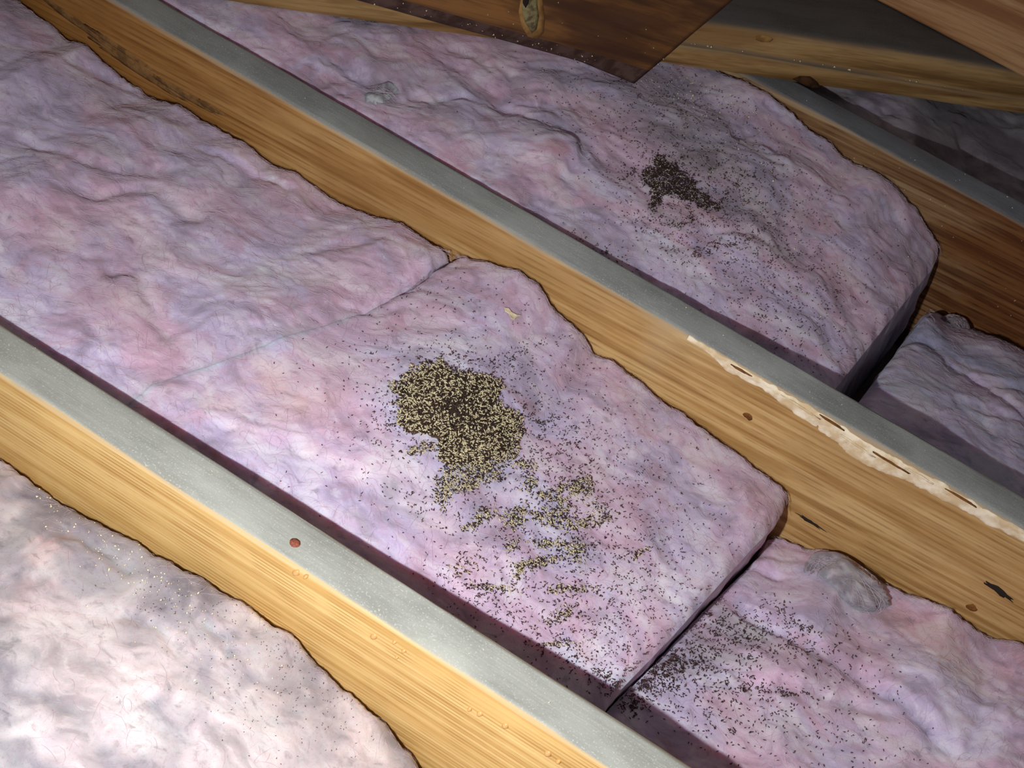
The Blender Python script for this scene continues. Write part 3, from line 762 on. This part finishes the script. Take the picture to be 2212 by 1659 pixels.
# ------------------------------------------------------------------ loose fibres standing off each batt (parts)
def fibres(b, n, seed, region=None):
    r = np.random.default_rng(seed)
    y = r.uniform(b.y0 + .004, b.y1 - .004, n)
    # more of them at the frayed shoulder by the next joist
    m = r.random(n) < 0.2; y = np.where(m, b.y1 - r.uniform(.001, .014, n), y)
    xl, xr = np.maximum(b.xl(y), -.9), np.minimum(b.xr(y), .5)
    x = xl + (xr - xl) * r.random(n)
    L = r.uniform(.006, .022, n); ang = r.normal(0.35, 0.9, n); cur = r.normal(0, 1.6, n); wdt = 0.00009
    k = 5; tt = np.linspace(-.5, .5, k)
    A = ang[:, None] + cur[:, None] * tt[None, :]
    st = L[:, None] / (k - 1)
    px = x[:, None] + np.cumsum(np.cos(A) * st, 1) - L[:, None] / 2 * np.cos(ang)[:, None]
    py = y[:, None] + np.cumsum(np.sin(A) * st, 1) - L[:, None] / 2 * np.sin(ang)[:, None]
    py = np.clip(py, b.y0 + .0008, b.y1 - .0004)
    px = np.clip(px, b.xl(py) + .0005, b.xr(py) - .0005)
    lift = r.uniform(.0002, .0022, n)[:, None] * (1 - (2 * tt[None, :]) ** 2) + .0002
    pz = b.h(px, py) + lift
    C = np.stack([px, py, pz], 2)                                   # n,k,3
    offs = np.array([(0, 0, 1), (.87, 0, -.5), (-.87, 0, -.5)]) * wdt
    nx_, ny_ = -np.sin(A), np.cos(A)
    V = []
    for a, _, c in offs:
        V.append(C + np.stack([nx_ * a, ny_ * a, np.full_like(nx_, c)], 2))
    V = np.stack(V, 2).reshape(n, k * 3, 3)
    q = []
    for i in range(k - 1):
        for j in range(3):
            a, b2 = i * 3 + j, i * 3 + (j + 1) % 3
            q.append((a, b2, b2 + 3, a + 3))
    q = np.array(q); Q = (q[None] + (np.arange(n) * k * 3)[:, None, None]).reshape(-1, 4)
    o = make_mesh('loose_fibres', V.reshape(-1, 3), Q, M_FIBRE, b.obj, False)
    tag(o, 'fine pale loose fibres', kind='stuff')
for b, n, sd in ((B1, 3000, 1), (B2a, 5000, 2), (B2b, 3500, 3), (B2c, 3000, 4), (B3a, 5500, 5), (B3b, 1800, 6)):
    fibres(b, n, sd)

# ------------------------------------------------------------------ droppings
def pellets(name, P, mat, label, cat, seed, size=0.0022, lift=0.0006):
    """bent little capsules lying on given points"""
    r = np.random.default_rng(seed); n = len(P)
    L = size * r.uniform(.7, 1.35, n); R = size * 0.175 * r.uniform(.8, 1.25, n)
    ang = r.uniform(0, math.pi, n); bend = r.normal(0, 0.9, n); pit = r.normal(0, .25, n)
    k, m = 4, 5
    tt = np.linspace(-.5, .5, k); rad = np.array([.62, 1, 1, .62])
    A = ang[:, None] + bend[:, None] * tt[None, :]
    st = L[:, None] / k
    cx = np.cumsum(np.cos(A) * st, 1); cx -= cx.mean(1, keepdims=True)
    cy = np.cumsum(np.sin(A) * st, 1); cy -= cy.mean(1, keepdims=True)
    cz = tt[None, :] * L[:, None] * pit[:, None]
    C = np.stack([cx, cy, cz], 2) + P[:, None, :] + np.array([0, 0, 1]) * (R[:, None, None] + lift * r.random((n, 1, 1)))
    V = []
    for j in range(m):
        a = 2 * math.pi * j / m
        rr = R[:, None] * rad[None, :]
        V.append(C + np.stack([-np.sin(A) * math.cos(a) * rr, np.cos(A) * math.cos(a) * rr, math.sin(a) * rr], 2))
    V = np.stack(V, 2).reshape(n, k * m, 3)
    tips = np.stack([C[:, 0] - np.stack([np.cos(A[:, 0]), np.sin(A[:, 0]), 0 * A[:, 0]], 1) * R[:, None] * .7,
                     C[:, -1] + np.stack([np.cos(A[:, -1]), np.sin(A[:, -1]), 0 * A[:, -1]], 1) * R[:, None] * .7], 1)
    V = np.concatenate([V, tips], 1); nv = k * m + 2
    q = []
    for i in range(k - 1):
        for j in range(m):
            a, b2 = i * m + j, i * m + (j + 1) % m
            q += [(a, b2, b2 + m), (a, b2 + m, a + m)]
    for j in range(m):
        q += [((j + 1) % m, j, k * m), ((k - 1) * m + j, (k - 1) * m + (j + 1) % m, k * m + 1)]
    q = np.array(q); Q = (q[None] + (np.arange(n) * nv)[:, None, None]).reshape(-1, 3)
    o = make_mesh(name, V.reshape(-1, 3), Q, mat, None, True)
    if label: tag(o, label, cat, kind='stuff')
    return o

def in_poly(q, poly):
    x, y = q[:, 0], q[:, 1]; c = np.zeros(len(q), bool); p = np.array(poly, float); j = len(p) - 1
    for i in range(len(p)):
        cond = ((p[i, 1] > y) != (p[j, 1] > y)) & (x < (p[j, 0] - p[i, 0]) * (y - p[i, 1]) / (p[j, 1] - p[i, 1] + 1e-9) + p[i, 0])
        c ^= cond; j = i
    return c

def fill_poly(poly, n, r, rag=6):
    p = np.array(poly, float); lo_, hi = p.min(0) - rag, p.max(0) + rag; out = []
    while sum(map(len, out)) < n:
        q = r.uniform(lo_, hi, (n * 2, 2))
        qw = q + rag * np.column_stack([fbm(q[:, 0] * .05, q[:, 1] * .05, 3, 5), fbm(q[:, 0] * .05 + 9, q[:, 1] * .05, 3, 6)])
        out.append(q[in_poly(qw, p)])
    return np.concatenate(out)[:n]

def blobs(lst, r, clump=0.0, scale=.045, seed=1):
    out = []
    for cx, cy, rx, ry, ang, n in lst:
        q = r.normal(0, .5, (n * 3, 2)) * (rx, ry)
        a = math.radians(ang)
        q = np.column_stack([cx + q[:, 0] * math.cos(a) - q[:, 1] * math.sin(a), cy + q[:, 0] * math.sin(a) + q[:, 1] * math.cos(a)])
        if clump:
            f = fbm(q[:, 0] * scale, q[:, 1] * scale * 1.5, 3, seed)
            keep = r.random(len(q)) < np.clip((1 - clump) * .35 + clump * smooth(-.05, .5, f) * 1.2, 0, 1)
            q = q[keep]
        out.append(q[:n])
    return np.concatenate(out)

def place(b, q):
    P = b.hit(q); return P[b.inside(P)]

rp = np.random.default_rng(99)
PILE = [(890, 795), (912, 783), (945, 780), (965, 788), (990, 803), (1020, 812), (1050, 808), (1078, 822), (1086, 842), (1078, 865), (1086, 884), (1112, 890), (1130, 902),
        (1134, 928), (1126, 955), (1118, 985), (1090, 996), (1066, 1008), (1058, 1020), (1040, 1022), (1012, 1012), (985, 1014), (962, 1012), (946, 1000), (950, 972), (940, 950), (905, 938),
        (880, 938), (860, 925), (852, 905), (862, 885), (848, 870), (862, 850), (836, 838), (840, 828), (866, 826), (868, 812)]
TAIL = [(960, 1010), (1060, 1015), (1085, 1030), (1075, 1040), (1040, 1034), (1030, 1052), (1010, 1060), (985, 1062), (975, 1075), (955, 1080), (940, 1070), (945, 1045), (932, 1040)]
# crushed layer under the heap: a low irregular mound following the wool
pc = fill_poly(PILE, 6000, rp, 8)
heap_c = np.array([985, 890])
def heap_h(q):
    d = np.hypot((q[:, 0] - 985) / 135, (q[:, 1] - 895) / 115)
    return 0.0035 * np.clip(1 - d, 0, 1) ** .6
nr_, nt_ = 10, 120
tq = np.linspace(0, 2 * math.pi, nt_, endpoint=False)
pp = np.array(PILE, float); seglen = np.r_[0, np.cumsum(np.hypot(*np.diff(np.vstack([pp, pp[:1]]), axis=0).T))]
ring = np.column_stack([np.interp(np.linspace(0, seglen[-1], nt_, endpoint=False), seglen, np.r_[pp[:, i], pp[0, i]]) for i in (0, 1)])
ring += rp.normal(0, 2.0, ring.shape)
cv, cf = [], []
for i in range(nr_ + 1):
    t = i / nr_
    q = heap_c + (ring - heap_c) * (1 - t * .985) * 0.95
    P = B2b.hit(q); P[:, 2] += heap_h(q) + (0.0005 if i else -0.0012) + 0.0004 * rp.random(len(q)) * (i > 0)
    cv.append(P)
cv = np.concatenate(cv)
for i in range(nr_):
    for j in range(nt_):
        a, b2 = i * nt_ + j, i * nt_ + (j + 1) % nt_
        cf.append((a, b2, b2 + nt_, a + nt_))
cf.append(tuple(nr_ * nt_ + j for j in range(nt_)))
heap = make_mesh('droppings_heap', cv, cf, M_CRUMB)
tag(heap, 'dense heap of brown droppings with cream painted glints on the middle pink batt', 'droppings', kind='stuff')

q = pc; P = B2b.hit(q); P[:, 2] += heap_h(q) + 0.0006
# fewer glint-coloured ones in the damp dark middle
dk = np.exp(-(((q[:, 0] - 985) / 45) ** 2 + ((q[:, 1] - 880) / 28) ** 2)) * .55 + np.exp(-(((q[:, 0] - 1010) / 40) ** 2 + ((q[:, 1] - 935) / 25) ** 2)) * .4
pale = rp.random(len(q)) < 0.46 * (1 - dk)
o = pellets('glint_pellets', P[pale] + np.array([0, 0, .0003]), M_PELLET_GLINT, None, None, 3, 0.0027); o.parent = heap; tag(o, 'droppings in cream glint colour', kind='stuff')
o = pellets('dark_pellets', P[~pale], M_PELLET_D, None, None, 4, 0.0027); o.parent = heap; tag(o, 'dark brown droppings', kind='stuff')

# clumps and scatter on the same batt
cl = [(905, 972, 40, 12, -10, 120), (930, 960, 20, 8, 0, 40), (1130, 1004, 26, 12, 20, 150), (1148, 1040, 14, 22, 10, 90), (1232, 1056, 46, 20, -12, 260), (1182, 1072, 46, 9, 10, 130), (1260, 1050, 22, 24, 20, 120),
      (1045, 1112, 28, 16, -30, 150), (1020, 1136, 26, 8, -20, 60), (1115, 1118, 34, 24, -40, 240), (1190, 1118, 60, 22, 10, 330), (1265, 1132, 60, 12, -15, 200), (1215, 1090, 30, 16, 20, 100), (1290, 1100, 30, 20, 0, 60), (1105, 1180, 14, 18, 20, 80),
      (1185, 1176, 44, 12, 8, 180), (1245, 1186, 26, 26, -30, 200), (1165, 1216, 60, 13, -12, 260), (1118, 1238, 8, 24, 20, 80), (1065, 1270, 46, 8, 5, 110), (1230, 1274, 60, 12, 0, 150), (1210, 1330, 50, 18, -20, 110),
      (1010, 1050, 40, 14, -15, 170), (960, 1060, 26, 16, -40, 110), (955, 1095, 14, 20, 20, 40), (1200, 1392, 40, 8, 0, 60), (1380, 1195, 24, 8, -30, 40), (1000, 1225, 40, 30, 10, 60), (1040, 1020, 60, 20, 0, 260)]
qt = np.concatenate([fill_poly(TAIL, 420, rp, 8), blobs(cl, rp, 0.55, .06, 3)])
Pq = place(B2b, qt); pale = rp.random(len(Pq)) < .42
clu = pellets('dropping_clusters', Pq[~pale], M_PELLET_D, 'broken dark clumps of droppings with cream painted glints trailing below the heap', 'droppings', 5, 0.0026)
o = pellets('glint_pellets', Pq[pale] + np.array([0, 0, .0003]), M_PELLET_GLINT, None, None, 6, 0.0025); o.parent = clu; tag(o, 'droppings in cream glint colour', kind='stuff')
sc = [(990, 890, 330, 260, 20, 700), (960, 775, 160, 30, 5, 130), (1070, 790, 140, 40, 10, 120), (1180, 940, 110, 90, 20, 260), (1170, 905, 90, 20, 35, 90), (840, 880, 50, 90, 0, 110), (850, 920, 60, 20, 0, 60), (1140, 755, 110, 12, -18, 60), (1240, 1000, 160, 120, 20, 300),
      (1200, 1150, 330, 240, 20, 750), (1270, 1300, 280, 200, 25, 700), (1380, 1230, 200, 160, 30, 300), (1320, 1420, 160, 90, 30, 260), (930, 1090, 130, 60, 20, 110), (1020, 1270, 100, 60, 20, 110), (1480, 1060, 220, 120, 35, 70),
      (1120, 1340, 180, 40, 33, 110), (1270, 1440, 200, 30, 33, 130), (1330, 1485, 60, 24, 30, 160), (1000, 640, 240, 100, 20, 70), (1300, 820, 200, 80, 33, 50)]
Pq = place(B2b, blobs(sc, rp, 0.6, .05, 9))
pellets('scattered_droppings', Pq, M_PELLET_D, 'thin scatter of tiny dark droppings over the short middle batt', 'droppings', 7, 0.0020)
sc = [(1480, 1430, 110, 40, -18, 520), (1400, 1480, 90, 36, -25, 420), (1560, 1340, 150, 50, 12, 300), (1590, 1370, 120, 30, 25, 200), (1700, 1375, 110, 40, 35, 150), (1730, 1355, 40, 10, 20, 50), (1500, 1500, 150, 90, 10, 260), (1650, 1490, 110, 14, 5, 110), (1620, 1440, 30, 40, 20, 60),
      (1580, 1560, 150, 80, 20, 130), (1720, 1520, 220, 60, 20, 140), (1680, 1310, 40, 30, 40, 50), (1850, 1400, 120, 60, 30, 60), (1340, 1510, 60, 20, 33, 160), (1800, 1600, 260, 80, 20, 60), (1850, 1460, 160, 30, 35, 50)]
Pq = place(B2c, blobs(sc, rp, 0.55, .05, 12))
pellets('scattered_droppings', Pq, M_PELLET_D, 'dark droppings sprinkled on the sunken lower right batt', 'droppings', 8, 0.0022)
BLK = [(1418, 326), (1440, 345), (1462, 352), (1462, 372), (1490, 380), (1505, 402), (1530, 425), (1556, 450), (1540, 452), (1510, 448), (1480, 425), (1455, 420), (1430, 425), (1405, 470), (1412, 445), (1400, 410), (1392, 385), (1400, 365), (1412, 355)]
sc = [(1455, 385, 90, 60, 30, 420), (1380, 375, 90, 26, 0, 130), (1520, 410, 170, 90, 25, 520), (1450, 290, 280, 140, 20, 620), (1640, 420, 170, 110, 20, 420), (1560, 520, 230, 100, 25, 460), (1420, 440, 60, 14, -50, 70), (1640, 600, 280, 120, 25, 420), (1700, 700, 160, 100, 30, 200),
      (1300, 560, 100, 30, 32, 200), (1500, 220, 240, 70, 15, 260), (1420, 480, 120, 60, 20, 120), (1540, 535, 90, 10, -10, 90), (1500, 555, 40, 10, -30, 50), (1760, 560, 200, 140, 20, 200), (1480, 480, 60, 16, -25, 70), (1600, 395, 70, 10, -30, 60)]
qd = np.concatenate([fill_poly(BLK, 3600, rp, 9), blobs(sc, rp, 0.6, .05, 15)])
Pq = place(B3a, qd); pale = rp.random(len(Pq)) < .035
o3 = pellets('scattered_droppings', Pq[~pale], M_PELLET_D, 'black patch and specks of droppings on the tall far batt', 'droppings', 9, 0.0019)
o = pellets('glint_pellets', Pq[pale], M_PELLET_GLINT, None, None, 10, 0.0022); o.parent = o3; tag(o, 'droppings in cream glint colour', kind='stuff')
Pq = place(B1, blobs([(470, 1370, 260, 160, 35, 110), (640, 1420, 150, 90, 40, 90), (700, 1500, 160, 120, 40, 90), (320, 1290, 120, 60, 30, 40), (560, 1540, 240, 120, 30, 60)], rp))
pellets('scattered_droppings', Pq, M_PELLET_D, 'few tiny dark specks over the nearest grey batt', 'droppings', 11, 0.0013)

# ------------------------------------------------------------------ pale specks (wood dust crumbs)
def specks(P, label, seed, size=0.0010):
    r = np.random.default_rng(seed); n = len(P)
    base = np.array([(-1, -1, -1), (1, -1, -1), (0.2, 1, -1), (0.1, -.2, 1)]) * .5
    rot = r.uniform(0, 2 * math.pi, n); s_ = size * r.lognormal(0, .35, n)
    c, s2 = np.cos(rot), np.sin(rot)
    V = base[None] * s_[:, None, None] * np.stack([r.uniform(.7, 1.6, n), r.uniform(.6, 1.1, n), r.uniform(.4, .9, n)], 1)[:, None, :]
    V = np.stack([V[..., 0] * c[:, None] - V[..., 1] * s2[:, None], V[..., 0] * s2[:, None] + V[..., 1] * c[:, None], V[..., 2]], 2) + P[:, None, :] + np.array([0, 0, size * .35])
    q = np.array([(0, 2, 1), (0, 1, 3), (1, 2, 3), (2, 0, 3)])
    Q = (q[None] + (np.arange(n) * 4)[:, None, None]).reshape(-1, 3)
    o = make_mesh('wood_specks', V.reshape(-1, 3), Q, M_CHIP, None, False)
    return tag(o, label, 'debris', kind='stuff')
n = 95
xx = -0.62 + 1.0 * rp.random(n) ** 1.4; specks(np.column_stack([xx, -T + .005 + (T - .008) * rp.random(n), np.zeros(n)]), 'pale specks of wood dust on the nearest joist top', 1, .0008)
n = 70
specks(np.column_stack([-.7 + 1.0 * rp.random(n), S - T + .006 + (T - .01) * rp.random(n), np.zeros(n)]), 'few pale specks on the dusty top of the middle joist', 2, .0008)
specks(place(B1, blobs([(330, 1270, 230, 60, 33, 90), (180, 1140, 160, 40, 33, 60), (450, 1370, 260, 140, 33, 60), (280, 1140, 60, 16, 33, 40)], rp)), 'cream wood crumbs strewn along the nearest grey batt', 3, .0014)
specks(place(B3a, blobs([(1500, 195, 160, 40, 15, 90), (1560, 290, 120, 60, 15, 40), (1860, 330, 120, 40, 30, 30), (1800, 500, 300, 150, 20, 40)], rp)), 'pale crumbs on the tall far batt near the brace tip', 4, .0014)
# crumbs caught on the ledge of the diagonal timber
xs_ = np.r_[rp.uniform(.55, 1.25, 34)]
Pl = np.column_stack([xs_, np.array([d_prof(x)[11, 0] for x in xs_]) * .55, np.array([d_prof(x)[13, 1] for x in xs_]) + .0014])
Pl = (np.column_stack([Pl, np.ones(len(Pl))]) @ np.array(D.matrix_world).T)[:, :3]
specks(Pl, 'row of pale crumbs on the ledge of the diagonal timber', 5, .0017)
# crumbs stuck along the lower edge of the dark brace
aa = rp.uniform(a_left * .7, -.02, 45); bb = rp.uniform(.004, CH * .8, 45)
Pl = np.array([fpt(a, b2, np.interp(b2, [0.004, CH * .5, CH * .85], [CH * .42, CH * .18, .002]) - .0003) for a, b2 in zip(aa, bb)])
aa = rp.uniform(a_left * .6, .02, 26); bb = rp.uniform(CH * 1.2, .12, 26)
Pl = np.concatenate([Pl, [fpt(a, b2, -.0004) for a, b2 in zip(aa, bb)]]) - np.array([0, 0, .0004])
specks(Pl, 'pale crumbs clinging to the dark brace board', 6, .0012)
jc = specks(np.concatenate([np.column_stack([rp.uniform(-.1, .3, 16), 2 * S - T + .006 + rp.random(16) * (T - .012), np.zeros(16)]),
                            np.column_stack([rp.uniform(-.05, .35, 46), np.full(46, 2 * S - T - .0004), rp.uniform(-.12, -.01, 46)])]), 'pale specks on the brown far joist', 7, .0012)

# ------------------------------------------------------------------ grey fluff wads and the cream flake
def wad(b, px, py, r, h, mat, label, seed, sq=(1, 1, 1)):
    c = b.hit([(px, py)])[0]
    nu, nv = 40, 24; V = []
    for i in range(nv + 1):
        th = math.pi * i / nv
        for j in range(nu):
            ph = 2 * math.pi * j / nu
            d = np.array([math.sin(th) * math.cos(ph), math.sin(th) * math.sin(ph), math.cos(th)])
            k = 1 + .30 * float(fbm(d[0] * 1.3 + d[2] * 1.2, d[1] * 1.3 - d[2], 2, seed)) + .03 * float(fbm(d[0] * 6 + d[2] * 5, d[1] * 6, 2, seed + 3))
            V.append(c + d * k * r * np.array(sq) + np.array([0, 0, h]))
    F = []
    for i in range(nv):
        for j in range(nu):
            a, b2 = i * nu + j, i * nu + (j + 1) % nu
            F.append((a, a + nu, b2 + nu, b2))
    V = np.array(V) - c
    k = smooth(-.3, .4, fbm(V[:, 0] * 120, V[:, 1] * 120, 3, seed))[:, None]
    o = make_mesh('fluff_wad', V, F, M_WOOL, None, True, np.array(mat[0]) * (1 - k) + np.array(mat[1]) * k)
    o.location = tuple(c)
    tag(o, label, 'fluff')
    # stray hairs
    r2 = np.random.default_rng(seed); n = 170
    d = r2.normal(size=(n, 3)); d[:, 2] = np.abs(d[:, 2]) * .8; d /= np.linalg.norm(d, axis=1)[:, None]
    tng = np.cross(d, r2.normal(size=(n, 3))); tng /= np.linalg.norm(tng, axis=1)[:, None]
    k = 5; tt = np.linspace(-1, 1, k)
    Cc = (d[:, None, :] * (1.02 + .06 * r2.random((n, 1, 1)) - .12 * (tt ** 2)[None, :, None]) + tng[:, None, :] * tt[None, :, None] * .4) * r * np.array(sq) + np.array([0, 0, h])
    wv = np.cross(d, tng); HV = np.stack([Cc + wv[:, None] * .0001, Cc - wv[:, None] * .0001, Cc + d[:, None] * .0002], 2).reshape(n, k * 3, 3)
    q = np.array([(i * 3 + j, i * 3 + (j + 1) % 3, (i + 1) * 3 + (j + 1) % 3, (i + 1) * 3 + j) for i in range(k - 1) for j in range(3)])
    hh = make_mesh('stray_hairs', HV.reshape(-1, 3), (q[None] + (np.arange(n) * k * 3)[:, None, None]).reshape(-1, 4), M_FIBRE, o, False)
    tag(hh, 'pale stray hairs', kind='stuff')
    return o
wad(B2c, 1838, 1262, .023, -.008, (srgb(128, 122, 136), srgb(160, 154, 168)), 'round grey wad of dust fluff on the lower right batt beside the joist', 3, (1.75, 1.2, .75))
wad(B3a, 826, 210, .020, -.008, (srgb(140, 136, 148), srgb(196, 194, 204)), 'pale grey tuft of fluff on the far batt by the middle joist', 8, (1.1, 1.4, .55))
wad(B3b, 2068, 700, .014, -.004, (srgb(96, 84, 92), srgb(120, 108, 118)), 'small dim ball at the foot of the brown joist', 12, (1.2, 1.0, .8))  # dull round blob standing in for a ring-shaped mark

fq = np.array([(1088, 668), (1098, 670), (1104, 678), (1114, 683), (1124, 685), (1114, 688), (1110, 694), (1102, 690), (1098, 680), (1090, 675)], float)
P = B2b.hit(fq); c = P.mean(0); n = len(P)
V = np.concatenate([P + [0, 0, .0016], P + [0, 0, .0026]]) - c
F = [tuple(range(n - 1, -1, -1)), tuple(range(n, 2 * n))] + [(i, (i + 1) % n, n + (i + 1) % n, n + i) for i in range(n)]
o = make_mesh('wood_flake', V, F, M_FLAKE, None, False); o.location = tuple(c)
tag(o, 'small cream forked flake lying on the middle pink batt', 'flake')
